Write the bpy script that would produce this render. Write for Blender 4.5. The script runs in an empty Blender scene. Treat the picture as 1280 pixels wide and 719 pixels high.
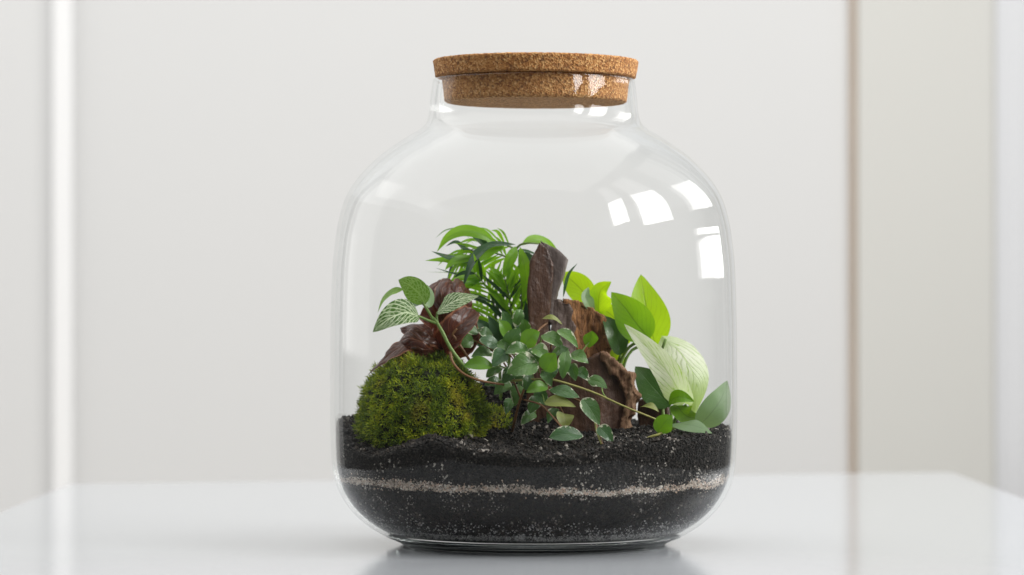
import bpy, bmesh, math, random
import numpy as np
from mathutils import Vector, noise

random.seed(7)
rng = np.random.default_rng(7)
S = bpy.context.scene
COL = S.collection
MM = 0.001

# ------------------------------------------------------------------ camera
cam_d = bpy.data.cameras.new('camera')
cam = bpy.data.objects.new('camera', cam_d)
COL.objects.link(cam)
CX, CY, CZ, FPX = -13.5, -1965.0, 145.0, 3930.0       # millimetres; focal length in photo pixels
cam.location = (CX*MM, CY*MM, CZ*MM)
cam.rotation_euler = (math.pi/2, 0, 0)
cam_d.sensor_width = 36
cam_d.lens = 36*FPX/1280
cam_d.shift_y = (390-359.5)/1280
cam_d.clip_start = 0.05
cam_d.clip_end = 50
cam_d.dof.use_dof = True
cam_d.dof.focus_distance = 1.90
cam_d.dof.aperture_fstop = 7.5
S.camera = cam

# ------------------------------------------------------------------ world and light
W = bpy.data.worlds.new('World')
S.world = W
W.use_nodes = True
bg = W.node_tree.nodes['Background']
bg.inputs[0].default_value = (0.985, 0.99, 1.0, 1)
bg.inputs[1].default_value = 0.07

def window_light(y0, y1, z0, z1, strength, x=1300):
    """one pane of the window in the side wall, facing the table"""
    d = bpy.data.lights.new('window_light', 'AREA')
    d.shape = 'RECTANGLE'
    d.size = (z1-z0)*MM
    d.size_y = (y1-y0)*MM
    area = d.size*d.size_y
    d.energy = strength*area*math.pi            # radiance -> watts
    d.color = (1.0, 0.985, 0.965)
    o = bpy.data.objects.new('window_light', d)
    COL.objects.link(o)
    o.location = (x*MM, (y0+y1)/2*MM, (z0+z1)/2*MM)
    o.rotation_euler = (0, math.pi/2, 0)
    return o
for (a, b, c) in ((-1250, -850, 740), (-600, -50, 600), (420, 1300, 620)):
    window_light(a, b, c, 1230, 4.0 if a > 0 else 10.5)
    window_light(a, b, 1236, 2100, 0.6 if a > 0 else 1.3)
window_light(360, 1250, 236, 385, 6.5)
window_light(360, 1250, 400, 450, 6.5)
def ceiling_fill(x, y, z, sx, sy, strength):  # added area light, stands in for light bounced off the ceiling
    d = bpy.data.lights.new('ceiling_fill', 'AREA'); d.shape = 'RECTANGLE'
    d.size = sx; d.size_y = sy; d.energy = strength*sx*sy*math.pi; d.color = (1.0, 0.99, 0.97)
    o = bpy.data.objects.new('ceiling_fill', d); COL.objects.link(o); o.location = (x, y, z)
ceiling_fill(-1.6, 0.3, 2.4, 5.6, 4.2, 0.95)
window_light(1420, 2080, 0, 2100, 0.25)                                   # tall pane beside the curtain
wl = window_light(500, 2100, 100, 2000, 0.95, -2100); wl.rotation_euler = (0, -math.pi/2, 0)   # window across the room

S.view_settings.view_transform = 'Standard'
S.view_settings.look = 'None'
S.view_settings.gamma = 1
S.view_settings.exposure = 0.88
S.cycles.max_bounces = 16
S.cycles.transmission_bounces = 16
S.cycles.glossy_bounces = 8
S.cycles.transparent_max_bounces = 16
S.cycles.use_denoising = True

# ------------------------------------------------------------------ helpers
def P(px, py, y=0.0):
    """photo pixel at depth y (mm from the jar's axis) -> point in mm"""
    d = (y-CY)/FPX
    return Vector((CX+(px-640)*d, y, CZ+(390-py)*d))

def mesh_obj(name, verts, faces, mat=None, parent=None, smooth=True, uvs=None, scale=MM, mats=None, mat_idx=None):
    me = bpy.data.meshes.new(name)
    v = np.asarray([tuple(q) for q in verts], dtype=float)*scale if not isinstance(verts, np.ndarray) else verts*scale
    me.from_pydata(v.tolist(), [], faces if isinstance(faces, list) else faces.tolist())
    if uvs is not None:
        uv = me.uv_layers.new(name='UVMap')
        idx = np.empty(len(me.loops), dtype=np.int32)
        me.loops.foreach_get('vertex_index', idx)
        uv.data.foreach_set('uv', np.asarray(uvs, dtype=np.float32)[idx].ravel())
    if smooth:
        me.polygons.foreach_set('use_smooth', np.ones(len(me.polygons), dtype=bool))
    if mat: me.materials.append(mat)
    me.update()
    o = bpy.data.objects.new(name, me)
    COL.objects.link(o)
    if parent is not None: o.parent = parent
    return o

def thing(name, label, cat, loc=(0, 0, 0)):
    o = bpy.data.objects.new(name, None)
    COL.objects.link(o)
    o.empty_display_size = 0.02
    o['label'] = label; o['category'] = cat
    return o
def tag(o, label, cat, kind=None):
    o['label'] = label; o['category'] = cat
    if kind: o['kind'] = kind
    return o

def catmull(pts, n):
    p = [Vector(q) for q in pts]
    p = [p[0]*2-p[1]] + p + [p[-1]*2-p[-2]]
    out = []
    segs = len(p)-3
    for i in range(n):
        t = i/(n-1)*segs
        k = min(int(t), segs-1); t -= k
        a, b, c, d = p[k:k+4]
        out.append(0.5*((2*b)+(c-a)*t+(2*a-5*b+4*c-d)*t*t+(3*b-a-3*c+d)*t**3))
    return out

def tube(name, pts, r0, r1, mat, parent, n=16, sides=8):
    c = catmull(pts, n)
    V, F, U = [], [], []
    up = Vector((0.2, -1, 0.3)).normalized()
    for i, q in enumerate(c):
        t = (c[min(i+1, n-1)]-c[max(i-1, 0)]).normalized()
        a = t.cross(up)
        if a.length < 1e-3: a = t.cross(Vector((1, 0, 0)))
        a.normalize(); b = t.cross(a)
        r = r0+(r1-r0)*i/(n-1)
        r *= 1+0.08*noise.noise(q*0.4)
        for k in range(sides):
            th = 2*math.pi*k/sides
            V.append(q+(a*math.cos(th)+b*math.sin(th))*r); U.append((k/sides, i/(n-1)))
    for i in range(n-1):
        for k in range(sides):
            F.append((i*sides+k, i*sides+(k+1) % sides, (i+1)*sides+(k+1) % sides, (i+1)*sides+k))
    F.append(tuple(range(sides))[::-1]); F.append(tuple((n-1)*sides+k for k in range(sides)))
    return mesh_obj(name, V, F, mat, parent, uvs=U)

# shader graph helper
class G:
    def __init__(s, name):
        s.m = bpy.data.materials.new(name); s.m.use_nodes = True
        s.t = s.m.node_tree; s.t.nodes.clear()
        s.out = s.t.nodes.new('ShaderNodeOutputMaterial')
    def n(s, typ, ins=None, **kw):
        nd = s.t.nodes.new(typ)
        for k, v in kw.items(): setattr(nd, k, v)
        for k, v in (ins or {}).items():
            if isinstance(v, bpy.types.NodeSocket): s.t.links.new(v, nd.inputs[k])
            else: nd.inputs[k].default_value = v
        return nd
    def math(s, op, a, b=0.0, c=0.0, clamp=False):
        nd = s.n('ShaderNodeMath', {0: a, 1: b, 2: c}, operation=op); nd.use_clamp = clamp
        return nd.outputs[0]
    def mix(s, f, a, b):
        nd = s.n('ShaderNodeMix', data_type='RGBA')
        for k, v in ((0, f), (6, a), (7, b)):
            if isinstance(v, bpy.types.NodeSocket): s.t.links.new(v, nd.inputs[k])
            else: nd.inputs[k].default_value = v if k == 0 else (*v[:3], 1)
        return nd.outputs[2]
    def ramp(s, f, stops, interp='LINEAR'):
        nd = s.n('ShaderNodeValToRGB', {0: f}); cr = nd.color_ramp; cr.interpolation = interp
        while len(cr.elements) < len(stops): cr.elements.new(0.5)
        for e, (p, c) in zip(cr.elements, stops): e.position = p; e.color = (*c[:3], 1)
        return nd.outputs[0]
    def smooth(s, x, lo, hi):
        nd = s.n('ShaderNodeMapRange', {0: x, 1: lo, 2: hi, 3: 0.0, 4: 1.0}, interpolation_type='SMOOTHSTEP')
        return nd.outputs[0]
    def coord(s): return s.n('ShaderNodeTexCoord').outputs['Object']
    def noise(s, vec, scale, detail=4.0, rough=0.55, dist=0.0):
        return s.n('ShaderNodeTexNoise', {'Vector': vec, 'Scale': scale, 'Detail': detail, 'Roughness': rough, 'Distortion': dist}).outputs
    def voro(s, vec, scale, feature='F1', rnd=1.0):
        return s.n('ShaderNodeTexVoronoi', {'Vector': vec, 'Scale': scale, 'Randomness': rnd}, feature=feature).outputs
    def island(s): return s.n('ShaderNodeNewGeometry').outputs['Random Per Island']
    def bump(s, h, strength=0.5, dist=0.001, normal=None):
        ins = {'Height': h, 'Strength': strength, 'Distance': dist}
        if normal is not None: ins['Normal'] = normal
        return s.n('ShaderNodeBump', ins).outputs[0]
    def pbr(s, **k):
        return s.n('ShaderNodeBsdfPrincipled', {a.replace('_', ' '): v for a, v in k.items()}).outputs[0]
    def done(s, sh): s.t.links.new(sh, s.out.inputs[0]); return s.m
def c4(r, g, b): return (r, g, b, 1)

# ------------------------------------------------------------------ materials of the setting
def m_wall(name, col):
    g = G(name); c = g.coord()
    n1 = g.noise(c, 1.3, 3)[0]; n2 = g.noise(c, 180, 3)[0]
    col2 = tuple(x*0.965 for x in col)
    return g.done(g.pbr(Base_Color=g.mix(n1, c4(*col), c4(*col2)), Roughness=0.62, Normal=g.bump(n2, 0.08, 0.0006)))
def m_table():
    g = G('white_lacquer'); c = g.coord()
    n = g.noise(c, 3.0, 4)[0]; sm = g.noise(c, 14, 5, 0.6)[0]
    rough = g.n('ShaderNodeMapRange', {0: sm, 1: 0.3, 2: 0.7, 3: 0.10, 4: 0.12}).outputs[0]
    col = g.mix(n, c4(0.45, 0.472, 0.498), c4(0.44, 0.462, 0.488))
    return g.done(g.pbr(Base_Color=col, Roughness=0.11, IOR=1.40, Specular_IOR_Level=0.38))
def m_woodstrip():
    g = G('tan_wood'); c = g.coord()
    mp = g.n('ShaderNodeMapping', {'Vector': c, 'Scale': (60, 60, 4)}).outputs[0]
    n = g.noise(mp, 1.5, 5)[0]
    return g.done(g.pbr(Base_Color=g.ramp(n, [(0.3, (0.42, 0.33, 0.25)), (0.7, (0.52, 0.42, 0.33))]), Roughness=0.5))
WALL = m_wall('wall_paint', (0.715, 0.72, 0.72))
WALL2 = m_wall('wall_paint_warm', (0.655, 0.655, 0.625))
TRIM = m_wall('trim_paint', (0.92, 0.925, 0.93))
FLOOR = m_wall('floor_finish', (0.5, 0.47, 0.43))
TABLE = m_table()
STRIP = m_woodstrip()

def box(name, x0, x1, y0, y1, z0, z1, mat, parent=None, bevel=0.0):
    bm = bmesh.new()
    bmesh.ops.create_cube(bm, size=1)
    for v in bm.verts:
        v.co = Vector(((x0+x1)/2+v.co.x*(x1-x0), (y0+y1)/2+v.co.y*(y1-y0), (z0+z1)/2+v.co.z*(z1-z0)))*MM
    if bevel: bmesh.ops.bevel(bm, geom=bm.edges[:], offset=bevel*MM, segments=3, affect='EDGES', profile=0.5)
    me = bpy.data.meshes.new(name); bm.to_mesh(me); bm.free()
    me.materials.append(mat)
    o = bpy.data.objects.new(name, me); COL.objects.link(o)
    if parent: o.parent = parent
    return o

# ------------------------------------------------------------------ the setting
def struct(o): o['kind'] = 'structure'; return o
YB = 2200
fl = struct(box('floor', -1800, 1800, -1200, YB+300, -790, -760, FLOOR))
wb = struct(box('wall_back', -619, 1500, YB, YB+120, -760, 2300, WALL))
wr = struct(box('wall_recess', -1800, -619.5, YB+4, YB+150, -760, 2300, WALL))
ct = box('corner_trim', -621, -595, YB-12, YB-0.5, -758, 2298, TRIM, wb, 5)
ws = box('wood_strip', 434, 441.5, YB-8, YB-0.5, -758, 2298, STRIP, wb, 2)
dp = box('door_panel', 442.5, 1480, YB-7, YB-0.6, -757, 2297, WALL2, wb, 2)

def m_curtain():
    g = G('sheer_curtain'); c = g.coord()
    w = g.noise(c, 900, 2)[0]
    b = g.n('ShaderNodeBsdfDiffuse', {'Color': c4(0.80, 0.815, 0.84), 'Normal': g.bump(w, 0.1, 0.0004)}).outputs[0]
    t = g.n('ShaderNodeBsdfTranslucent', {'Color': c4(0.80, 0.82, 0.85)}).outputs[0]
    return g.done(g.n('ShaderNodeMixShader', {0: 0.12, 1: b, 2: t}).outputs[0])
V, F = [], []
nx = 130
for i in range(nx):
    x = 626+i*3.6
    yy = 2187+2*math.sin(i*0.47)+1*math.sin(i*0.19+1)
    for z in (-735, 0, 700, 1500, 2250): V.append((x, yy+1*math.sin(z*.004+i*.1), z))
for i in range(nx-1):
    for k in range(4): a = i*5+k; F.append((a, a+5, a+6, a+1))
cur = mesh_obj('curtain', V, F, m_curtain())
sd = cur.modifiers.new('thickness', 'SOLIDIFY'); sd.thickness = 0.0012
tag(cur, 'sheer white curtain with soft folds hanging beside the warm door panel', 'curtain')

# table
tb = thing('table', 'glossy white lacquered table the glass jar stands on', 'table')
quad = [(-384, -420), (384, -420), (387, 884), (-388, 686)]
bm = bmesh.new()
lo = [bm.verts.new((x*MM, y*MM, -0.032)) for x, y in quad]
hi = [bm.verts.new((x*MM, y*MM, 0)) for x, y in quad]
bm.faces.new(hi); bm.faces.new(lo[::-1])
for i in range(4):
    j = (i+1) % 4; bm.faces.new((lo[i], lo[j], hi[j], hi[i]))
bmesh.ops.bevel(bm, geom=bm.edges[:], offset=0.0035, segments=4, affect='EDGES', profile=0.5)
me = bpy.data.meshes.new('table_top'); bm.to_mesh(me); bm.free(); me.materials.append(TABLE)
o = bpy.data.objects.new('table_top', me); COL.objects.link(o); o.parent = tb
for x, y in ((-345, -380), (345, -380), (345, 820), (-345, 630)):
    box('leg', x-22, x+22, y-22, y+22, -760, -32.3, TABLE, tb, 3)

# ------------------------------------------------------------------ the jar
OUT = [(84, 1.6), (93, 5.6), (103.5, 12), (112, 19.5), (118.5, 28), (123, 37.5), (125.8, 50), (126.8, 75), (126.8, 108), (126.5, 140), (125.6, 170),
       (124, 187.5), (121.8, 201.5), (117.2, 216.5), (109.2, 229), (98, 240.6), (86.6, 249.2), (76.4, 255.7), (70.4, 259.4), (66.8, 263.6), (65.3, 269.5), (64.7, 276), (63.8, 284), (63.1, 288.6)]
OUTC = [(v.x, v.z) for v in catmull([(r, 0, z) for r, z in OUT], 150)]
TH = 2.6
INC = []
for i, (r, z) in enumerate(OUTC):
    a, b = OUTC[max(i-1, 0)], OUTC[min(i+1, len(OUTC)-1)]
    tx, tz = b[0]-a[0], b[1]-a[1]; l = math.hypot(tx, tz)
    INC.append((r-tz/l*TH, z+tx/l*TH))
iz = np.array([q[1] for q in INC]); ir = np.array([q[0] for q in INC])
keep = np.concatenate(([True], np.diff(np.maximum.accumulate(iz)) > 1e-6))
def RIN(z): return np.interp(z, iz[keep], ir[keep])

def lathe(name, prof, mat, parent, seg=160, closed=False):
    V, F = [], []
    n = len(prof)
    idx = []
    for (r, z) in prof:
        if r < 1e-6: idx.append([len(V)]); V.append((0, 0, z))
        else:
            idx.append(list(range(len(V), len(V)+seg)))
            for k in range(seg):
                t = 2*math.pi*k/seg; V.append((r*math.cos(t), r*math.sin(t), z))
    for i in range(n-1):
        A, B = idx[i], idx[i+1]
        if len(A) == 1 and len(B) == 1: continue
        for k in range(seg):
            k2 = (k+1) % seg
            if len(A) == 1: F.append((A[0], B[k2], B[k]))
            elif len(B) == 1: F.append((A[k], A[k2], B[0]))
            else: F.append((A[k], A[k2], B[k2], B[k]))
    return mesh_obj(name, V, F, mat, parent)

def m_glass():
    g = G('clear_glass')
    gl = g.n('ShaderNodeBsdfGlass', {'Color': c4(0.985, 0.992, 0.99), 'Roughness': 0.0, 'IOR': 1.47}).outputs[0]
    va = g.n('ShaderNodeVolumeAbsorption', {'Color': c4(0.80, 0.90, 0.88), 'Density': 3.0}).outputs[0]
    g.t.links.new(va, g.out.inputs[1])
    return g.done(gl)
def m_thin(name='clear_glass_wall', f0=0.02):
    """clear wall of the jar: Fresnel reflection over plain transmission, a touch of absorption where the wall is seen edge on"""
    g = G(name)
    fac = g.n('ShaderNodeLayerWeight', {'Blend': 0.5}).outputs['Facing']
    fr = g.math('ADD', g.math('MULTIPLY', g.math('POWER', fac, 6.0), 0.85), f0, clamp=True)
    tint = g.ramp(fac, [(0.0, (0.996, 0.998, 0.997)), (0.75, (0.986, 0.99, 0.989)), (0.93, (0.93, 0.94, 0.938)), (0.985, (0.72, 0.745, 0.74)), (1.0, (0.28, 0.31, 0.305))])
    tr = g.n('ShaderNodeBsdfTransparent', {'Color': tint}).outputs[0]
    gl = g.n('ShaderNodeBsdfGlossy', {'Color': c4(1, 1, 1), 'Roughness': 0.0}).outputs[0]
    return g.done(g.n('ShaderNodeMixShader', {0: fr, 1: tr, 2: gl}).outputs[0])
GLASS = m_glass()
THIN = m_thin()
jar = thing('glass_jar', 'large clear glass terrarium jar with rounded shoulders and short wide neck', 'jar')
rim = [(63.0, 289.6), (62.4, 290.3), (61.3, 290.3), (60.7, 289.6)]
foot = [(0, 3.4), (40, 3.3), (66, 3.0), (73, 2.4), (76, 1.0), (77.5, 0.25), (79.5, 0.1), (81.5, 0.3), (83, 0.9)]
inner = [q for q in INC[::-1] if q[1] > 8.5 and q[0] > 60]
inner_bot = [(88, 7.0), (82, 6.2), (74, 5.8), (50, 5.9), (0, 6.2)]
THINMODE = True
if THINMODE:
    wall = [q for q in OUTC if q[1] > 5.6]
    inner = [q for q in INC[::-1] if q[1] > 7.6 and q[0] > 60]
    bo = lathe('body', wall+rim+inner, THIN, jar, 200)
    bo.data.materials.append(m_thin('clear_glass_inner_face', 0.005))     # inner face: reflection turned down to thin the veil over the wet soil
    ni = 200*(len(wall)+len(rim)-2)
    for f in bo.data.polygons:
        if f.index >= ni: f.material_index = 1
    BASEM = GLASS
    lathe('base', foot+[q for q in OUTC if q[1] <= 5.4]+[(92, 6.0), (90, 6.4), (84, 5.8), (70, 5.4), (0, 5.4)], BASEM, jar, 200)
else:
    lathe('body', foot+OUTC+rim+inner+inner_bot, GLASS, jar, 200)

# cork lid
def m_cork(name, dark):
    g = G(name); c = g.coord()
    v1 = g.voro(c, 880); v2 = g.voro(c, 620)
    n = g.noise(c, 90, 4)[0]
    col = g.ramp(g.n('ShaderNodeSeparateColor', {0: v1['Color']}).outputs[0],
                 [(0.0, (0.19, 0.068, 0.017)), (0.35, (0.40, 0.165, 0.043)), (0.7, (0.53, 0.255, 0.078)), (1.0, (0.70, 0.42, 0.17))])
    spots = g.smooth(g.n('ShaderNodeSeparateColor', {0: v2['Color']}).outputs[1], 0.86, 0.95)
    col = g.mix(g.math('MULTIPLY', spots, 0.6), col, c4(0.09, 0.035, 0.014))
    col = g.mix(g.math('MULTIPLY', n, 0.35), col, c4(*dark))
    h = g.math('ADD', g.math('MULTIPLY', v1['Distance'], 0.7), g.math('MULTIPLY', spots, -0.8))
    return g.done(g.pbr(Base_Color=col, Roughness=0.85, Normal=g.bump(h, 0.7, 0.0012)))
CORK = m_cork('cork', (0.34, 0.15, 0.05))
CORK2 = m_cork('cork_plug', (0.46, 0.25, 0.11))  # lighter cork: the pale veil of the glass is put into its colour
lid = thing('cork_lid', 'round pressed cork lid plugging the neck of the jar', 'lid')
def rough_lathe(name, prof, mat, parent, amp, seg=420):
    o = lathe(name, prof, mat, parent, seg)
    for v in o.data.vertices:
        p = v.co/MM
        if p.x*p.x+p.y*p.y > 100:
            d = noise.noise(p*0.55)*0.6+noise.noise(p*1.5)*0.5
            pit = max(0, noise.noise(p*0.33+Vector((9, 3, 1)))-0.35)*2
            s = 1+amp*(d-pit)/math.hypot(p.x, p.y)
            v.co.x *= s; v.co.y *= s; v.co.z += amp*MM*0.6*noise.noise(p*0.5+Vector((0, 50, 0)))
    return o
def dense(prof, step):
    out = []
    for (a, b) in zip(prof[:-1], prof[1:]):
        n = max(1, int(math.hypot(b[0]-a[0], b[1]-a[1])/step))
        for k in range(n): out.append((a[0]+(b[0]-a[0])*k/n, a[1]+(b[1]-a[1])*k/n))
    out.append(prof[-1]); return out
rough_lathe('top_disc', dense([(0, 291.0), (61.5, 291.0), (62.6, 291.5), (64.2, 301.2), (63.2, 302.1), (0, 302.4)], 0.9), CORK, lid, 0.45)
rough_lathe('plug', dense([(0, 275.6), (55.5, 275.6), (57.0, 276.6), (58.6, 290.7), (0, 290.7)], 1.2), CORK2, lid, 0.22)
for o in list(lid.children): o.rotation_euler = (0, math.radians(0.25), 0)

# ------------------------------------------------------------------ the ground layers in the jar
GAP = 0.55
def sand_bot(t): return 39.6+1.3*math.sin(t*2+0.6)+0.7*math.sin(t*7+1)+0.4*math.sin(t*17)+0.7*noise.noise(Vector((math.cos(t)*9, math.sin(t)*9, 3)))
def sand_top(t): return max(sand_bot(t)+0.7, sand_bot(t)+2.7+0.9*math.sin(t*3+2)+0.6*math.sin(t*6.3+2)+3.0*noise.noise(Vector((math.cos(t)*7, math.sin(t)*7, 9))))
FX = np.array([-130, -113, -95, -60, -35, 0, 25, 55, 80, 100, 130.])
FZ = np.array([57, 56, 57, 68.5, 63, 58.5, 59.5, 66.5, 67, 69, 71.])
def soil_z(x, y):
    f = float(np.interp(x, FX, FZ))
    t = min(1, max(0, (y+100)/150)); t = t*t*(3-2*t)
    p = Vector((x, y, 0))
    heap = 29*math.exp(-((x+8)/42)**4-((y-28)/26)**2)  # rise added behind the leaves to block the light showing between them
    heap += 5*max(0, min(1, (-x-92)/22))*max(0, min(1, (y+62)/30))
    return heap+f*(1-t)+(73-0.01*x)*t+1.8*noise.noise(p*0.05)+1.5*noise.noise(p*0.13)+0.5*noise.noise(p*0.5)

def m_grain(name, stops, rough=0.8, bumpy=True, sc=700, spec=0.4):
    g = G(name); c = g.coord()
    isl = g.island()
    v = g.voro(c, sc)
    f = g.math('ADD', g.math('MULTIPLY', isl, 0.75), g.math('MULTIPLY', g.smooth(g.noise(c, 45, 3)[0], 0.3, 0.7), 0.22))
    return g.done(g.pbr(Base_Color=g.ramp(f, stops), Roughness=rough, Specular_IOR_Level=spec, Normal=g.bump(v['Distance'], 0.6, 0.0008)))
def m_bulk(name, stops, sc=480):
    g = G(name); c = g.coord()
    v = g.voro(c, sc); f = g.n('ShaderNodeSeparateColor', {0: v['Color']}).outputs[0]
    n = g.noise(c, 120, 4)[0]
    f = g.math('ADD', g.math('MULTIPLY', f, 0.6), g.math('MULTIPLY', n, 0.4))
    h = g.math('ADD', v['Distance'], g.math('MULTIPLY', n, 1.2))
    return g.done(g.pbr(Base_Color=g.ramp(f, stops), Roughness=0.9, Normal=g.bump(h, 0.9, 0.002)))
DARK = [(0.0, (0.003, 0.003, 0.0025)), (0.5, (0.010, 0.009, 0.007)), (0.79, (0.038, 0.032, 0.027)), (0.845, (0.13, 0.115, 0.10)), (0.88, (0.42, 0.39, 0.35))]
DARK2 = [(0.0, (0.003, 0.0025, 0.002)), (0.55, (0.009, 0.007, 0.0055)), (0.80, (0.034, 0.026, 0.02)), (0.84, (0.12, 0.10, 0.085)), (0.88, (0.34, 0.31, 0.28))]
SANDC = [(0.0, (0.03, 0.025, 0.02)), (0.22, (0.10, 0.08, 0.065)), (0.35, (0.38, 0.32, 0.26)), (0.55, (0.56, 0.50, 0.43)), (0.68, (0.50, 0.33, 0.23)), (0.8, (0.75, 0.71, 0.65)), (1.0, (0.80, 0.78, 0.74))]
BULK = m_bulk('potting_soil', [(0.2, (0.004, 0.0035, 0.003)), (0.6, (0.012, 0.010, 0.008)), (0.85, (0.034, 0.027, 0.021))])
BULK2 = m_bulk('dark_soil', [(0.2, (0.003, 0.0024, 0.0018)), (0.6, (0.011, 0.008, 0.006)), (0.85, (0.036, 0.025, 0.017))])
BSAND = m_bulk('sand', [(0.2, (0.2, 0.15, 0.11)), (0.5, (0.40, 0.33, 0.26)), (0.8, (0.56, 0.50, 0.43))], 800)
GR1, GR2, GRS = m_grain('soil_grains', DARK), m_grain('soil_grains_dark', DARK2), m_grain('sand_grains', SANDC, 0.7)
PEBC = [(0.0, (0.02, 0.017, 0.015)), (0.25, (0.08, 0.075, 0.07)), (0.45, (0.35, 0.34, 0.33)), (1.0, (0.78, 0.77, 0.76))]
GRP = m_grain('pebble_grains', PEBC, 0.6)

def layer(name, bot, top, mat, parent, seg=200, nr=7):
    """solid of revolution filling the jar between two height functions of the angle"""
    V, F = [], []
    rings = []
    def ring(fn):
        rings.append(len(V))
        for k in range(seg): V.append(fn(2*math.pi*k/seg))
    def side(f):
        def fn(t):
            b = bot(t); z = b+(top(t)-b)*f
            r = float(RIN(z))-GAP-0.9
            r += 0.35*noise.noise(Vector((math.cos(t)*40, math.sin(t)*40, z*0.4)))
            return (r*math.cos(t), r*math.sin(t), z)
        return fn
    for i in range(nr): ring(side(i/(nr-1)))
    for a, b in zip(rings[:-1], rings[1:]):
        for k in range(seg): k2 = (k+1) % seg; F.append((a+k, a+k2, b+k2, b+k))
    for base, flip in ((rings[0], True), (rings[-1], False)):
        z = sum(V[base+k][2] for k in range(seg))/seg
        c = len(V); V.append((0, 0, z))
        for k in range(seg):
            k2 = (k+1) % seg
            F.append((base+k2, base+k, c) if flip else (base+k, base+k2, c))
    return mesh_obj(name, V, F, mat, parent)

OCT_F = np.array([(0, 2, 4), (2, 1, 4), (1, 3, 4), (3, 0, 4), (2, 0, 5), (1, 2, 5), (3, 1, 5), (0, 3, 5)])
OCT_V = np.array([(1, 0, 0), (-1, 0, 0), (0, 1, 0), (0, -1, 0), (0, 0, 1), (0, 0, -1.)])
def grains(name, centers, radii, mat, parent):
    n = len(centers)
    q = rng.normal(size=(n, 4)); q /= np.linalg.norm(q, axis=1)[:, None]
    w, x, y, z = q.T
    Rm = np.stack([1-2*(y*y+z*z), 2*(x*y-z*w), 2*(x*z+y*w), 2*(x*y+z*w), 1-2*(x*x+z*z), 2*(y*z-x*w), 2*(x*z-y*w), 2*(y*z+x*w), 1-2*(x*x+y*y)], 1).reshape(n, 3, 3)
    sh = OCT_V[None]*(radii[:, None, None]*rng.uniform(0.65, 1.3, size=(n, 6, 1)))
    V = np.einsum('nij,nkj->nki', Rm, sh)+centers[:, None, :]
    F = (OCT_F[None]+(np.arange(n)*6)[:, None, None]).reshape(-1, 3)
    o = mesh_obj(name, V.reshape(-1, 3), F, mat, parent, smooth=False)
    o['kind'] = 'stuff'
    return o
def side_centers(n, zf0, zf1, inset):
    t = rng.uniform(math.pi-0.5, 2*math.pi+0.5, n)
    u = rng.uniform(0, 1, n)
    z0 = np.array([zf0(a) for a in t]); z1 = np.array([zf1(a) for a in t])
    z = z0+(z1-z0)*u
    r = RIN(z)-GAP-inset-rng.uniform(0, 0.5, n)
    return np.stack([r*np.cos(t), r*np.sin(t), z], 1)

def topz(t):
    x, y = math.cos(t)*122, math.sin(t)*122
    return soil_z(x, y)
def const(v): return lambda t: v

low = tag(layer('lower_soil', const(11.4), sand_bot, BULK2, None), 'lower band of near black soil under the thin pale sand line', 'soil', 'stuff')
peb = grains('grains', side_centers(15000, const(16), lambda t: sand_bot(t)-0.3, 0.55), rng.uniform(0.25, 1.0, 15000), GR2, low)
BGRIT = m_bulk('grey_grit', [(0.2, (0.10, 0.10, 0.095)), (0.5, (0.35, 0.34, 0.33)), (0.8, (0.65, 0.64, 0.63))], 900)
grt = tag(layer('grit_layer', const(8.0), lambda t: 10.2+0.8*noise.noise(Vector((math.cos(t)*8, math.sin(t)*8, 1))), BGRIT, None, nr=3), 'thin pale grey grit at the very bottom of the jar', 'grit', 'stuff')
pe2 = grains('grains', np.concatenate([side_centers(4200, const(8.2), lambda t: 11.5+2*noise.noise(Vector((math.cos(t)*6, math.sin(t)*6, 5))), 0.5), side_centers(1800, const(10), lambda t: 20+7*noise.noise(Vector((math.cos(t)*5, math.sin(t)*5, 2))), 0.45)]), rng.uniform(0.25, 0.8, 6000), GRP, grt)
snd = tag(layer('sand_layer', lambda t: sand_bot(t)+0.05, lambda t: sand_top(t)-0.05, BSAND, None, nr=4), 'thin wavy band of pale beige sand between the dark soil layers', 'sand', 'stuff')
grains('grains', side_centers(8000, lambda t: sand_bot(t)-0.9, lambda t: sand_top(t)+0.9, 0.6), rng.uniform(0.35, 0.95, 8000), GRS, snd)
grains('stray_grains', side_centers(900, lambda t: sand_bot(t)-3.5, lambda t: sand_top(t)+3.5, 0.4), rng.uniform(0.25, 0.7, 900), GRS, snd)

# upper soil : side wall + modelled top
seg = 220; V, F, rings = [], [], []
for i in range(9):
    rings.append(len(V))
    for k in range(seg):
        t = 2*math.pi*k/seg; b = sand_top(t); z = b+(topz(t)-b)*i/8
        r = float(RIN(z))-GAP-0.9
        V.append((r*math.cos(t), r*math.sin(t), z))
for f in (0.985, 0.95, 0.9, 0.84, 0.78, 0.71, 0.64, 0.56, 0.48, 0.4, 0.32, 0.24, 0.16, 0.08):
    rings.append(len(V))
    for k in range(seg):
        t = 2*math.pi*k/seg; x, y = 122*f*math.cos(t), 122*f*math.sin(t)
        V.append((x, y, soil_z(x, y)))
for a, b in zip(rings[:-1], rings[1:]):
    for k in range(seg): k2 = (k+1) % seg; F.append((a+k, a+k2, b+k2, b+k))
c = len(V); V.append((0, 0, soil_z(0, 0)))
for k in range(seg): F.append((rings[-1]+k, rings[-1]+(k+1) % seg, c))
c = len(V); V.append((0, 0, 44))
for k in range(seg): F.append((rings[0]+(k+1) % seg, rings[0]+k, c))
ups = tag(mesh_obj('upper_soil', V, F, BULK), 'top bed of loose charcoal potting soil the plants grow in', 'soil', 'stuff')
grains('grains', side_centers(13000, lambda t: sand_top(t)-0.3, topz, 0.55), rng.uniform(0.3, 1.0, 13000), GR1, ups)
n = 15000
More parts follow.
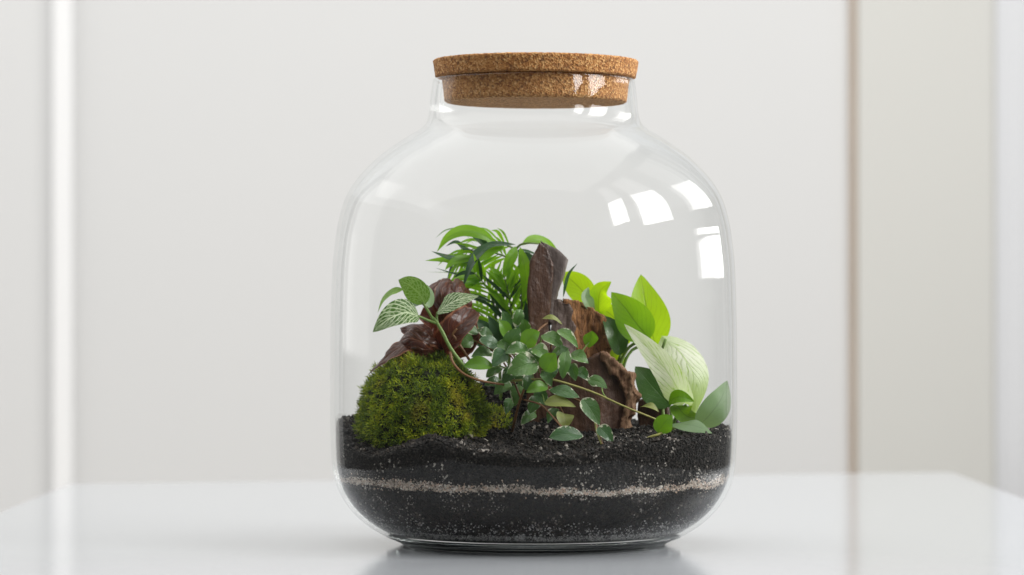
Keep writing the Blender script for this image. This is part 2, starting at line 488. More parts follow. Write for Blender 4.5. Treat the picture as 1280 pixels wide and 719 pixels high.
rr = 121.5*np.sqrt(rng.uniform(0, 1, n)); tt = rng.uniform(0, 2*math.pi, n)
cc = np.stack([rr*np.cos(tt), rr*np.sin(tt)], 1)
zz = np.array([soil_z(x, y) for x, y in cc])
rad = rng.uniform(0.4, 1.0, n)**2*1.9+0.3
grains('surface_crumbs', np.column_stack([cc, zz+rad*0.35]), rad, GR2, ups)

# ------------------------------------------------------------------ leaf materials
def leaf_shader(g, col, trans, fac=0.35, rough=0.38, normal=None, spec=0.5):
    k = dict(Base_Color=col, Roughness=rough, Specular_IOR_Level=spec)
    if normal is not None: k['Normal'] = normal
    a = g.pbr(**k)
    b = g.n('ShaderNodeBsdfTranslucent', {'Color': trans}).outputs[0]
    return g.n('ShaderNodeMixShader', {0: fac, 1: a, 2: b}).outputs[0]
def leaf_uv(g):
    uv = g.n('ShaderNodeUVMap', uv_map='UVMap').outputs[0]
    s = g.n('ShaderNodeSeparateXYZ', {0: uv}).outputs
    u = g.math('MULTIPLY', g.math('SUBTRACT', s[0], 0.5), 2.0)
    return u, g.math('ABSOLUTE', u), s[1], uv
def veins(g, au, v, count, slant, width, warp=None):
    x = g.math('SUBTRACT', v, g.math('MULTIPLY', au, slant))
    if warp is not None: x = g.math('ADD', x, warp)
    f = g.math('FRACT', g.math('MULTIPLY', x, count))
    d = g.math('ABSOLUTE', g.math('SUBTRACT', f, 0.5))
    return g.math('SUBTRACT', 1.0, g.smooth(d, width*0.4, width))
def m_plain(name, c0, c1, tr, fac=0.35, rough=0.38, vein=None, count=8, slant=0.35, vw=0.1, spec=0.5):
    g = G(name); u, au, v, uv = leaf_uv(g); c = g.coord()
    rnd = g.n('ShaderNodeObjectInfo').outputs['Random']
    n = g.noise(c, 110, 4)[0]
    f = g.math('ADD', g.math('MULTIPLY', n, 0.6), g.math('MULTIPLY', rnd, 0.4))
    col = g.mix(f, c4(*c0), c4(*c1))
    warp = g.math('MULTIPLY', g.noise(uv, 3, 2)[0], 0.12)
    sv = veins(g, au, v, count, slant, vw, warp)
    mid = g.math('SUBTRACT', 1.0, g.smooth(au, 0.02, 0.06))
    vv = g.math('MAXIMUM', g.math('MULTIPLY', sv, 0.65), mid)
    if vein: col = g.mix(g.math('MULTIPLY', vv, 0.8), col, c4(*vein))
    sp = g.smooth(g.noise(c, 230, 3)[0], 0.70, 0.76)
    col = g.mix(g.math('MULTIPLY', sp, 0.55), col, c4(0.16, 0.11, 0.03))
    trc = g.mix(g.math('ADD', g.math('MULTIPLY', vv, 0.5), g.math('MULTIPLY', g.noise(c, 45, 5, 0.65)[0], 0.55), clamp=True), c4(*tr), c4(*[x*0.45 for x in tr]))
    h = g.math('ADD', g.math('MULTIPLY', vv, -1.0), g.math('MULTIPLY', g.noise(c, 900, 3)[0], 0.35))
    return g.done(leaf_shader(g, col, trc, fac, rough, g.bump(h, 0.35, 0.0006), spec))
def m_fittonia(name, c0, c1, vc, vwid, net):
    g = G(name); u, au, v, uv = leaf_uv(g); c = g.coord()
    warp = g.math('MULTIPLY', g.noise(uv, 4, 2)[0], 0.10)
    sv = veins(g, au, v, 8, 0.42, vwid, warp)
    vo = g.n('ShaderNodeTexVoronoi', {'Vector': g.n('ShaderNodeMapping', {'Vector': uv, 'Scale': (7, 11, 1)}).outputs[0], 'Scale': 1.0}, feature='DISTANCE_TO_EDGE').outputs['Distance']
    nt = g.math('MULTIPLY', g.math('SUBTRACT', 1.0, g.smooth(vo, 0.03, 0.12)), net)
    mid = g.math('SUBTRACT', 1.0, g.smooth(au, 0.03, 0.08))
    vv = g.math('MAXIMUM', g.math('MAXIMUM', sv, nt), mid)
    col = g.mix(vv, g.mix(g.noise(c, 160, 3)[0], c4(*c0), c4(*c1)), c4(*vc))
    h = g.math('MULTIPLY', vv, -1.0)
    return g.done(leaf_shader(g, col, g.mix(vv, c4(0.10, 0.24, 0.02), c4(0.35, 0.5, 0.15)), 0.28, 0.42, g.bump(h, 0.5, 0.0008)))
def m_fig():
    g = G('creeping_fig_leaf'); u, au, v, uv = leaf_uv(g); c = g.coord()
    rnd = g.n('ShaderNodeObjectInfo').outputs['Random']
    n = g.noise(c, 190, 3)[0]
    col = g.mix(rnd, c4(0.045, 0.115, 0.040), c4(0.15, 0.29, 0.065))
    col = g.mix(g.math('MULTIPLY', g.noise(c, 150, 2)[0], 0.5), col, c4(0.06, 0.13, 0.07))
    vd = g.math('ABSOLUTE', g.math('SUBTRACT', v, 0.5))
    rad = g.math('MAXIMUM', au, g.math('MULTIPLY', vd, 1.85))
    edge = g.smooth(g.math('ADD', rad, g.math('MULTIPLY', g.math('SUBTRACT', n, 0.5), 2.2)), 0.97, 1.12)
    sv = veins(g, au, v, 6, 0.4, 0.1)
    mid = g.math('SUBTRACT', 1.0, g.smooth(au, 0.02, 0.07))
    vv = g.math('MAXIMUM', g.math('MULTIPLY', sv, 0.4), mid)
    col = g.mix(g.math('MULTIPLY', vv, 0.35), col, c4(0.16, 0.28, 0.10))
    col = g.mix(edge, col, c4(0.66, 0.68, 0.50))
    h = g.math('SUBTRACT', g.math('MULTIPLY', g.noise(c, 600, 3)[0], 0.5), vv)
    return g.done(leaf_shader(g, col, g.mix(edge, c4(0.12, 0.30, 0.02), c4(0.6, 0.62, 0.4)), 0.25, 0.29, g.bump(h, 0.5, 0.0009)))
def m_cream(name='cream_leaf', lime=0.0):
    g = G(name); u, au, v, uv = leaf_uv(g); c = g.coord()
    warp = g.math('MULTIPLY', g.noise(uv, 3.5, 3)[0], 0.25)
    sv = veins(g, au, v, 8, 0.5, 0.17, warp)
    n = g.smooth(g.noise(g.n('ShaderNodeMapping', {'Vector': uv, 'Scale': (1.6, 3.0, 1)}).outputs[0], 1.5, 4)[0], 0.30, 0.66)
    f = g.math('MULTIPLY', g.math('ADD', g.math('MULTIPLY', sv, 0.62), 0.22), n)
    f = g.math('MAXIMUM', f, g.math('MULTIPLY', g.math('SUBTRACT', 1.0, g.smooth(au, 0.02, 0.07)), 0.55))
    low = g.smooth(g.math('ABSOLUTE', g.math('SUBTRACT', v, 0.62)), 0.2, 0.75)
    f = g.math('MAXIMUM', f, g.math('MULTIPLY', low, g.math('ADD', g.math('MULTIPLY', n, 0.5), 0.4)), clamp=True)
    if lime: f = g.math('MAXIMUM', f, g.math('MULTIPLY', g.smooth(v, 0.25, 0.95), lime))
    col = g.mix(f, c4(0.88, 0.90, 0.76), c4(0.30, 0.48, 0.06))
    h = g.math('ADD', g.math('MULTIPLY', sv, -1.0), g.math('MULTIPLY', g.noise(c, 160, 4)[0], 0.9))
    return g.done(leaf_shader(g, col, g.mix(f, c4(0.80, 0.88, 0.55), c4(0.50, 0.74, 0.08)), 0.42, 0.40, g.bump(h, 0.6, 0.0012)))
def m_burgundy():
    g = G('burgundy_leaf'); u, au, v, uv = leaf_uv(g); c = g.coord()
    n = g.noise(c, 120, 4)[0]
    sv = veins(g, au, v, 5, 0.5, 0.14, g.math('MULTIPLY', n, 0.15))
    mid = g.math('SUBTRACT', 1.0, g.smooth(au, 0.03, 0.10))
    vv = g.math('MAXIMUM', sv, mid)
    col = g.mix(n, c4(0.024, 0.008, 0.006), c4(0.085, 0.026, 0.013))
    col = g.mix(g.math('MULTIPLY', vv, 0.30), col, c4(0.30, 0.10, 0.04))
    col = g.mix(g.math('MULTIPLY', g.smooth(g.math('ADD', au, g.math('MULTIPLY', n, 0.2)), 0.92, 1.04), 0.75), col, c4(0.34, 0.14, 0.07))  # rim highlight painted into the colour along the leaf edges
    h = g.math('ADD', g.math('MULTIPLY', vv, -0.5), n)
    return g.done(leaf_shader(g, col, c4(0.28, 0.045, 0.015), 0.17, 0.36, g.bump(h, 0.6, 0.002)))
def m_stem(name, a, b):
    g = G(name); n = g.noise(g.coord(), 160, 4)[0]
    return g.done(g.pbr(Base_Color=g.mix(n, c4(*a), c4(*b)), Roughness=0.5, Normal=g.bump(n, 0.3, 0.0005)))
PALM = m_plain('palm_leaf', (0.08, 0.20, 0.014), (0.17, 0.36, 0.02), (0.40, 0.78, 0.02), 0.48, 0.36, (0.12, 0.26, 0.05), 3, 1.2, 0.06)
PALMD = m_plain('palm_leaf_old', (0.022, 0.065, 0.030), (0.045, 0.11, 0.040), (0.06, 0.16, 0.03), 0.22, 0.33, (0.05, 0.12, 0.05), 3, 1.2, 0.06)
BRIGHT = m_plain('young_green_leaf', (0.16, 0.34, 0.012), (0.24, 0.44, 0.018), (0.62, 0.92, 0.012), 0.56, 0.36, (0.10, 0.24, 0.01), 7, 0.5, 0.05)
MID = m_plain('green_leaf', (0.10, 0.24, 0.012), (0.15, 0.32, 0.018), (0.42, 0.74, 0.012), 0.48, 0.36, (0.06, 0.16, 0.01), 7, 0.5, 0.06)
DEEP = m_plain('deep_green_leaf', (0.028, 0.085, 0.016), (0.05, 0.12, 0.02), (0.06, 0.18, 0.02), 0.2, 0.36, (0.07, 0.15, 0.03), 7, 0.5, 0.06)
GREY = m_plain('dull_green_leaf', (0.17, 0.28, 0.13), (0.24, 0.36, 0.18), (0.36, 0.55, 0.2), 0.38, 0.42, (0.2, 0.3, 0.15), 7, 0.5, 0.06)  # grey green, brightened so the colour carries haze from the glass reflection
FIT = m_fittonia('veined_leaf', (0.025, 0.08, 0.008), (0.06, 0.15, 0.012), (0.66, 0.76, 0.50), 0.15, 0.45)
FITY = m_fittonia('veined_young_leaf', (0.11, 0.25, 0.012), (0.18, 0.36, 0.02), (0.24, 0.42, 0.06), 0.10, 0.7)
FIG, CREAM, BURG = m_fig(), m_cream(), m_burgundy()
CREAM2 = m_cream('lime_cream_leaf', 0.85)
ST_G = m_stem('green_stem', (0.10, 0.19, 0.03), (0.20, 0.30, 0.07))
ST_Y = m_stem('yellow_green_stem', (0.26, 0.27, 0.06), (0.34, 0.30, 0.10))
ST_B = m_stem('brown_stem', (0.13, 0.055, 0.02), (0.26, 0.13, 0.05))

SHAPES = {
    'ovate': lambda v: math.sin(math.pi*v**0.72)**0.85,
    'round': lambda v: max(0, 1-(2*v-1)**2)**0.5,
    'ellip': lambda v: math.sin(math.pi*v)**0.8,
    'lance': lambda v: math.sin(math.pi*v**0.85)**1.0,
    'blade': lambda v: min(1, v*5)**0.7*(1-v)**0.55*1.1,
    'heart': lambda v: (min(1, (v+0.015)*7)**0.5)*max(0, 1-v**1.9)**0.9,
}
def leaf(parent, pts, width, normal=(0, -1, 0.35), mat=None, shape='ovate', fold=0.15, cup=0.0, wave=0.0, twist=0.0, nv=22, nu=9, lobes=0.0, curl=0.0, name='leaf'):
    """pts: midrib from base to tip in mm; width: full width in mm"""
    c = catmull(pts, nv)
    N0 = Vector(normal).normalized()
    V, U, F = [], [], []
    ph = random.uniform(0, 6.28)
    for i, q in enumerate(c):
        v = i/(nv-1)
        t = (c[min(i+1, nv-1)]-c[max(i-1, 0)]).normalized()
        s = t.cross(N0).normalized()
        nn = s.cross(t).normalized()
        if twist:
            a = twist*(v-0.3); s, nn = s*math.cos(a)+nn*math.sin(a), nn*math.cos(a)-s*math.sin(a)
        w = SHAPES[shape](v)*width*0.5
        for k in range(nu):
            u = 2*k/(nu-1)-1
            off = fold*abs(u)*w+cup*u*u*w
            off += wave*width*(0.5+0.5*abs(u))*math.sin(v*9+ph+(2 if u > 0 else 0))*abs(u)
            off += 0.25*noise.noise(Vector((q.x*0.2+u*2, q.y*0.2+ph, q.z*0.2)))*min(width*0.1, 1.2)
            su = u*w
            p = q+s*su*(1-0.25*curl*abs(u))+nn*off
            if lobes: p -= t*lobes*width*abs(u)**1.3*(1-v)**2.5
            V.append(p); U.append((0.5+0.5*u, v))
    for i in range(nv-1):
        for k in range(nu-1):
            a = i*nu+k; F.append((a, a+1, a+nu+1, a+nu))
    return mesh_obj(name, V, F, mat, parent, uvs=U)
def plant(name, label, cat='plant'): return thing(name, label, cat)
def mid(a, b, bend):
    """three-point midrib with a bend (vector) at its middle"""
    return [a, (a+b)/2+Vector(bend), b]

# ------------------------------------------------------------------ bark
def m_bark(name, c0, c1, c2, gloss=0.55, sc=70, crack_amt=0.0):
    g = G(name); c = g.coord()
    mp = g.n('ShaderNodeMapping', {'Vector': c, 'Scale': (2.2, 2.2, 0.35)}).outputs[0]
    n1 = g.noise(mp, sc, 6, 0.65, 0.6)[0]; n2 = g.noise(c, sc*6, 4)[0]
    crack = g.n('ShaderNodeTexVoronoi', {'Vector': mp, 'Scale': sc*1.6}, feature='DISTANCE_TO_EDGE').outputs['Distance']
    cr = g.math('SUBTRACT', 1.0, g.smooth(crack, 0.0, 0.07))
    col = g.ramp(n1, [(0.3, c0), (0.52, c1), (0.75, c2)])
    col = g.mix(g.math('MULTIPLY', cr, crack_amt), col, c4(*[x*0.4 for x in c0]))
    h = g.math('ADD', g.math('MULTIPLY', n1, 1.5), g.math('SUBTRACT', g.math('MULTIPLY', n2, 0.5), g.math('MULTIPLY', cr, crack_amt)))
    return g.done(g.pbr(Base_Color=col, Roughness=gloss, Normal=g.bump(h, 0.6, 0.0018)))
BK_DARK = m_bark('dark_bark', (0.022, 0.009, 0.005), (0.075, 0.032, 0.016), (0.13, 0.065, 0.036), 0.38)
BK_FACE = m_bark('bark_face', (0.035, 0.014, 0.006), (0.085, 0.036, 0.018), (0.15, 0.072, 0.038), 0.55)
BK_ORNG = m_bark('crumbly_cork_bark', (0.09, 0.035, 0.012), (0.26, 0.115, 0.038), (0.46, 0.24, 0.10), 0.85, 110, 0.5)
BK_EDGE = m_bark('pale_bark_edge', (0.10, 0.045, 0.022), (0.20, 0.105, 0.055), (0.36, 0.24, 0.15), 0.8, 120)

def slab(name, outline, yc, thick, mat, parent, lean=0.0, curve=0.0, disp=1.4, dscale=0.12, voxel=1.1, yslope=0.0, seed=0):
    """solid piece of bark: the outline (pixels) at depth yc, given thickness, bent, and roughened"""
    pts = [P(x, y, yc) for x, y in outline]
    cx = sum(p.x for p in pts)/len(pts); zb = min(p.z for p in pts)
    bm = bmesh.new()
    fr = [bm.verts.new((p.x, yc-thick/2, p.z)) for p in pts]
    bk = [bm.verts.new((p.x+thick*0.12, yc+thick/2, p.z-thick*0.1)) for p in pts]
    n = len(pts)
    bm.faces.new(fr); bm.faces.new(bk[::-1])
    for i in range(n): j = (i+1) % n; bm.faces.new((fr[j], fr[i], bk[i], bk[j]))
    bmesh.ops.recalc_face_normals(bm, faces=bm.faces)
    bmesh.ops.scale(bm, vec=(MM, MM, MM), verts=bm.verts)
    me = bpy.data.meshes.new(name); bm.to_mesh(me); bm.free()
    o = bpy.data.objects.new(name, me); COL.objects.link(o)
    m = o.modifiers.new('remesh', 'REMESH'); m.mode = 'VOXEL'; m.voxel_size = voxel*MM
    dg = bpy.context.evaluated_depsgraph_get()
    me2 = bpy.data.meshes.new_from_object(o.evaluated_get(dg))
    me2.name = name
    o.modifiers.clear(); o.data = me2
    off = Vector((seed*13.1, seed*7.7, seed*3.3))
    nrm = [v.normal.copy() for v in me2.vertices]
    for v, nn in zip(me2.vertices, nrm):
        p = v.co/MM
        q = Vector((p.x, p.y, p.z*0.55))+off
        d = noise.fractal(q*dscale, 1.0, 2.0, 5)*disp+noise.noise(q*dscale*0.35)*disp*1.2
        v.co = (p+nn*d)*MM
        v.co.y += (curve*(p.x-cx)**2/30.0+yslope*(p.x-cx)+lean*(p.z-zb))*MM
    me2.polygons.foreach_set('use_smooth', np.ones(len(me2.polygons), dtype=bool))
    me2.materials.clear(); me2.materials.append(mat)
    o.parent = parent
    return o

bk1 = thing('bark_piece', 'upright dark brown bark piece with slanted cut top beside the palm leaves', 'bark')
slab('dark_face', [(661, 404), (659, 360), (663, 326), (674, 302), (684, 309), (691, 330), (689, 372), (686, 404), (690, 470), (694, 560), (660, 560), (657, 470)], 4, 11, BK_DARK, bk1, curve=0.10, disp=0.9, yslope=0.25, seed=1, lean=-0.03)
slab('grey_face', [(675, 301), (697, 311), (709, 322), (706, 333), (703, 345), (697, 362), (692, 378), (690, 405), (684, 404), (685, 330)], 6, 11, m_bark('grey_bark', (0.060, 0.042, 0.036), (0.105, 0.078, 0.068), (0.16, 0.125, 0.11), 0.55), bk1, disp=0.6, yslope=0.1, seed=2)
bk2 = thing('bark_piece', 'broken cork bark chunk with crumbly orange inside behind the creeping leaves', 'bark')
slab('brown_face', [(690, 378), (697, 373), (706, 378), (713, 377), (718, 388), (715, 398), (721, 408), (716, 420), (720, 434), (726, 470), (716, 545), (688, 545), (688, 420)], 8, 10, m_bark('brown_bark', (0.050, 0.030, 0.024), (0.10, 0.065, 0.052), (0.15, 0.10, 0.08), 0.6), bk2, disp=1.4, dscale=0.16, yslope=0.1, seed=3)
slab('crumbly_edge', [(704, 374), (722, 375), (738, 384), (752, 394), (763, 415), (764, 431), (757, 446), (748, 462), (735, 475), (712, 470), (708, 440), (708, 405), (704, 386)], 15, 13, BK_ORNG, bk2, disp=2.0, dscale=0.22, voxel=0.9, yslope=0.15, seed=4)
bk3 = thing('bark_piece', 'curved dark bark slab with ragged pale rim standing in the soil', 'bark')
slab('dark_face', [(712, 452), (734, 448), (753, 441), (768, 455), (780, 468), (786, 485), (787, 505), (778, 528), (770, 566), (690, 566), (676, 520), (684, 470)], -8, 8, BK_FACE, bk3, curve=0.35, disp=1.0, seed=5, lean=0.10)
slab('pale_rim', [(749, 440), (756, 439), (764, 448), (774, 453), (779, 462), (790, 466), (791, 480), (797, 493), (792, 503), (794, 516), (786, 524), (784, 540), (778, 566), (766, 566), (775, 532), (780, 508), (779, 488), (771, 472), (760, 460), (754, 450)], -5, 9, BK_EDGE, bk3, disp=2.2, dscale=0.25, voxel=0.8, seed=6, curve=0.0)
bk4 = thing('bark_piece', 'small brown bark bit lying under the cream leaves', 'bark')
slab('brown_face', [(798, 500), (815, 494), (832, 497), (835, 520), (828, 545), (800, 545), (796, 520)], 12, 12, BK_FACE, bk4, disp=1.2, seed=7)

# ------------------------------------------------------------------ moss
def m_moss():
    g = G('moss'); c = g.coord(); isl = g.island()
    n = g.noise(c, 55, 4, 0.65)[0]
    f = g.math('ADD', g.math('MULTIPLY', isl, 0.5), g.math('MULTIPLY', g.smooth(n, 0.3, 0.7), 0.5))
    col = g.ramp(f, [(0.15, (0.025, 0.055, 0.003)), (0.4, (0.085, 0.145, 0.004)), (0.65, (0.27, 0.35, 0.006)), (0.9, (0.52, 0.51, 0.02))])
    oc = g.smooth(g.noise(c, 38, 3)[0], 0.56, 0.72)
    col = g.mix(g.math('MULTIPLY', oc, 0.6), col, c4(0.42, 0.30, 0.03))
    return g.done(leaf_shader(g, col, g.mix(0.5, col, c4(0.30, 0.42, 0.02)), 0.22, 0.55, None, 0.4))
def m_mosscore():
    g = G('moss_core'); c = g.coord(); n = g.noise(c, 300, 4)[0]  # near-black core: shade between the shoots put into its colour
    return g.done(g.pbr(Base_Color=g.mix(n, c4(0.006, 0.008, 0.002), c4(0.02, 0.025, 0.005)), Roughness=0.9, Normal=g.bump(n, 1.0, 0.003)))
MOSS, MCORE = m_moss(), m_mosscore()
def mound(name, label, cx, cy, cz, rx, ry, rz, count, seed, pw=2.4, size=1.0):
    root = thing(name, label, 'moss')
    off = Vector((seed*5.3, seed*2.1, 0))
    def surf(d):
        # superellipsoid with lumps
        k = (abs(d.x)**pw+abs(d.y)**pw+abs(d.z)**pw)**(-1/pw)
        s = 1+0.07*noise.noise(d*2.2+off)+0.035*noise.noise(d*6+off)
        return Vector((cx+d.x*k*rx*s, cy+d.y*k*ry*s, cz+d.z*k*rz*s))
    bm = bmesh.new(); bmesh.ops.create_icosphere(bm, subdivisions=5, radius=1)
    for v in bm.verts:
        d = v.co.normalized(); v.co = (surf(d)-Vector((d.x, d.y, d.z))*1.2)*MM
    me = bpy.data.meshes.new('cushion'); bm.to_mesh(me); bm.free(); me.materials.append(MCORE)
    o = bpy.data.objects.new('cushion', me); COL.objects.link(o); o.parent = root
    V, F = [], []
    i = 0
    while i < count:
        d = Vector(rng.normal(size=3)).normalized()
        if d.z < -0.35 or d.y > 0.75: continue
        i += 1
        p = surf(d)
        nn = Vector((d.x/rx, d.y/ry, d.z/rz)).normalized()
        nn = (nn+Vector(rng.normal(size=3))*0.28+Vector((0, 0, 0.25))).normalized()
        a = nn.cross(Vector((0.3, 0.9, 0.2))).normalized(); b = nn.cross(a)
        L = rng.uniform(1.2, 3.2)*size*(1+0.5*noise.noise(p*0.09))
        p = p-nn*rng.uniform(0.6, 1.6)
        t0 = rng.uniform(0, 6.28); nb = 7
        for k in range(nb):
            t = t0+k*2.4; h = L*(0.25+0.75*k/nb)
            e = (a*math.cos(t)+b*math.sin(t))
            base = p+nn*h*0.75
            tip = base+e*L*(0.66-0.36*k/nb)+nn*L*(0.12+0.42*k/nb)
            sd = nn.cross(e)*0.17*size
            m = base+(tip-base)*0.45+nn*0.12
            j = len(V); V += [base, m+sd, tip, m-sd]; F.append((j, j+1, j+2, j+3))
        j = len(V)   # little stalk
        V += [p-a*0.12, p+a*0.12, p+nn*L+a*0.05, p+nn*L-a*0.05]; F.append((j, j+1, j+2, j+3))
    s = mesh_obj('moss_shoots', V, F, MOSS, root, smooth=False); s['kind'] = 'stuff'
    return root
mound('moss_mound', 'rounded cushion of yellow green moss beside the dark soil', -69, -22, 74, 37.5, 39, 45, 4000, 1, 2.1, 1.9)

mound('moss_mound', 'small low patch of shaded moss between the rounded moss cushion and the bark', -26, 4, 70, 15, 16, 15, 500, 2, 2.0, 1.5)
# ------------------------------------------------------------------ plants
# veined fittonia
fit = plant('nerve_plant', 'small plant with white veined green leaves over the moss cushion')
tube('stem', [P(592, 478, -30), P(578, 456, -42), P(563, 435, -44), P(553, 415, -44), P(545, 402, -44), P(539, 396, -44)], 1.25, 1.0, ST_G, fit)
tube('stem', [P(545, 404, -44), P(534, 400, -46), P(522, 395, -48)], 0.9, 0.8, ST_G, fit)
tube('stem', [P(541, 399, -44), P(534, 387, -46), P(528, 378, -47)], 0.9, 0.8, ST_G, fit)
tube('stem', [P(548, 408, -44), P(546, 398, -42), P(547, 390, -42)], 0.8, 0.7, ST_G, fit)
leaf(fit, [P(524, 396, -48), P(507, 391, -54), P(486, 399, -58), P(466, 415, -58)], 18.5, (0.15, -1, 0.75), FIT, 'ovate', 0.10, 0.12, 0.015)
leaf(fit, [P(532, 380, -47), P(523, 366, -48), P(511, 356, -46), P(498, 350, -42)], 15.5, (-0.35, -1, -0.05), FITY, 'ovate', 0.10, 0.10, 0.015)
leaf(fit, [P(546, 391, -42), P(560, 381, -46), P(578, 373, -46), P(599, 370, -40)], 14.5, (0.3, -0.9, 1.05), FIT, 'ovate', 0.16, -0.1, 0.02)
leaf(fit, [P(505, 362, -32), P(491, 366, -30), P(480, 376, -30), P(472, 391, -32)], 9, (-0.9, -0.35, 0.5), FITY, 'lance', 0.2, 0.0, 0.01)
leaf(fit, [P(530, 378, -36), P(516, 381, -30), P(504, 388, -26)], 10, (-0.2, -0.8, 1.0), DEEP, 'ovate', 0.15)
leaf(fit, [P(536, 385, -30), P(535, 368, -26), P(534, 356, -24)], 8, (0.5, -1, 0.1), GREY, 'ovate', 0.15)
tube('stem', [P(588, 452, -34), P(570, 424, -36), P(566, 418, -37), P(571, 411, -38)], 0.9, 0.6, ST_B, fit)
tube('runner', [P(563, 440, -44), P(566, 453, -47), P(579, 467, -50), P(601, 476, -52), P(630, 481, -46)], 0.9, 0.7, ST_B, fit)

# burgundy crinkled plant
bur = plant('begonia_plant', 'glossy dark burgundy plant with crumpled leaves behind the veined leaves')
def crinkle(pts, w, nrm, fold=0.5, cup=0.5, wave=0.05, shape='ovate', tw=0.0):
    o = leaf(bur, pts, w, nrm, BURG, shape, fold, cup, wave, tw, nv=30, nu=15)
    for v in o.data.vertices:
        p = v.co/MM
        v.co += Vector((noise.noise(p*0.22), noise.noise(p*0.22+Vector((7, 0, 0))), noise.noise(p*0.22+Vector((0, 9, 0)))))*0.0011
    return o
for pts, w, nr, cup, sh in [
        ([(552, 402, -8), (541, 388, -14), (537, 370, -16), (543, 354, -10), (552, 352, 0)], 10.5, (-0.5, -1, 0.1), -0.7, 'round'),
        ([(556, 402, -8), (552, 384, -19), (553, 364, -21), (561, 351, -12), (568, 352, 0)], 11.5, (-0.1, -1, 0.25), -0.8, 'round'),
        ([(560, 402, -6), (568, 384, -16), (573, 366, -17), (577, 354, -8), (576, 350, 2)], 12, (0.4, -1, 0.2), -0.7, 'round'),
        ([(564, 404, -2), (578, 392, -8), (585, 376, -8), (585, 360, 2)], 10, (0.7, -1, 0.1), -0.5, 'round'),
        ([(550, 442, -20), (562, 422, -32), (577, 404, -32), (594, 388, -20)], 18, (0.1, -1, 0.5), 0.4, 'round'),
        ([(562, 448, -14), (578, 430, -24), (588, 414, -22), (594, 400, -12)], 15, (0.5, -1, 0.2), 0.3, 'ovate'),
        ([(558, 434, -18), (540, 420, -30), (520, 409, -30), (500, 410, -20)], 13, (-0.1, -0.9, 0.7), -0.6, 'round'),
        ([(554, 444, -18), (536, 434, -32), (514, 422, -34), (498, 428, -26)], 14, (-0.15, -1, 0.35), -0.6, 'round'),
        ([(550, 450, -16), (530, 446, -30), (510, 436, -32), (494, 446, -24)], 12, (-0.1, -1, 0.5), -0.5, 'round'),
        ([(538, 440, -14), (512, 430, -28), (488, 442, -34), (461, 468, -30)], 12, (-0.1, -0.7, 0.9), -0.3, 'lance'),
        ([(556, 424, 0), (546, 408, -6), (536, 396, -8), (526, 392, -6)], 13, (0, -1, 0.3), 0.2, 'round'),
        ([(562, 438, 4), (562, 416, 2), (560, 400, 2), (558, 384, 2)], 17, (0.1, -1, 0.1), 0.2, 'round')]:
    crinkle([P(*q) for q in pts], w, nr, 0.15, cup, 0.035, sh)
tube('stem', [P(575, 470, -4), P(566, 440, -8), P(556, 408, -8), P(554, 395, -10)], 1.4, 1.1, ST_B, bur)
tube('stem', [P(572, 470, -6), P(560, 448, -16), P(545, 440, -20)], 1.4, 1.1, ST_B, bur)

# parlour palm
pal = plant('parlour_palm', 'feathery green palm with long narrow arching leaflets left of the upright bark')
tube('stem', [P(640, 540, 14), P(636, 440, 18), P(634, 370, 20), P(640, 325, 20), P(648, 308, 18), P(660, 304, 16), P(676, 305, 18)], 1.3, 0.5, ST_G, pal, 24)
tube('stem', [P(628, 540, 10), P(624, 450, 12), P(620, 400, 14), P(612, 360, 16), P(600, 330, 16)], 1.2, 0.6, ST_G, pal, 24)
tube('stem', [P(648, 540, 8), P(650, 440, 10), P(652, 380, 8), P(654, 340, 8)], 1.1, 0.6, ST_G, pal, 20)
def pl(pts, w, nrm=(0, -1, 0.6), mat=PALM, shape='lance', fold=0.28, tw=0.0, cup=0.0):
    ps = [P(*p) for p in pts]
    return leaf(pal, ps, w, nrm, mat, shape, fold, cup, 0.0, tw, nv=20, nu=7)
pl([(622, 307, 16), (604, 294, 12), (580, 289, 8), (560, 297, 4), (546, 315, 2)], 8.0, (0.1, -1, 0.35))
pl([(645, 306, 16), (620, 306, 10), (602, 314, 2), (588, 333, -4), (578, 362, -6)], 7.5, (-0.5, -0.8, 0.55), PALMD, tw=0.4)
pl([(630, 309, 16), (612, 313, 12), (596, 322, 10), (576, 325, 6)], 9, (0, -1, 0.4))
pl([(645, 308, 12), (641, 318, 4), (634, 332, 2), (628, 346, 2)], 7.0, (0.1, -1, 0.15), fold=0.15)
pl([(650, 309, 12), (655, 330, 4), (657, 352, 4), (653, 378, 4)], 8.0, (0.1, -1, 0.1), fold=0.15)
pl([(600, 327, 14), (580, 326, 8), (560, 322, 4), (539, 314, 0)], 4.5, (0, -1, 0.5), PALMD)
pl([(602, 322, 18), (580, 330, 16), (556, 325, 14), (531, 326, 12)], 5, (0, -1, 0.5))
pl([(604, 335, 14), (588, 342, 8), (570, 343, 4), (544, 335, 2)], 3.2, (0, -0.6, 1.0), PALMD)
pl([(600, 318, 24), (582, 312, 22), (570, 303, 20), (557, 308, 18)], 3.6, (0, -1, 0.8), PALMD)
pl([(594, 308, 26), (576, 288, 20), (558, 288, 16), (544, 298, 14)], 2.4, (0, -0.4, 1.0), GREY)
pl([(598, 322, 10), (580, 324, 6), (566, 328, 2), (556, 338, 0)], 6, (0, -1, 0.5))
pl([(604, 336, 12), (590, 338, 8), (576, 344, 4), (562, 352, 2)], 6.5, (0, -1, 0.5))
pl([(608, 345, 12), (596, 348, 8), (586, 356, 6), (576, 370, 4)], 7, (0, -1, 0.4))
pl([(590, 332, 22), (578, 340, 22), (566, 341, 22), (531, 340, 20)], 1.8, (0, -0.4, 1), GREY)
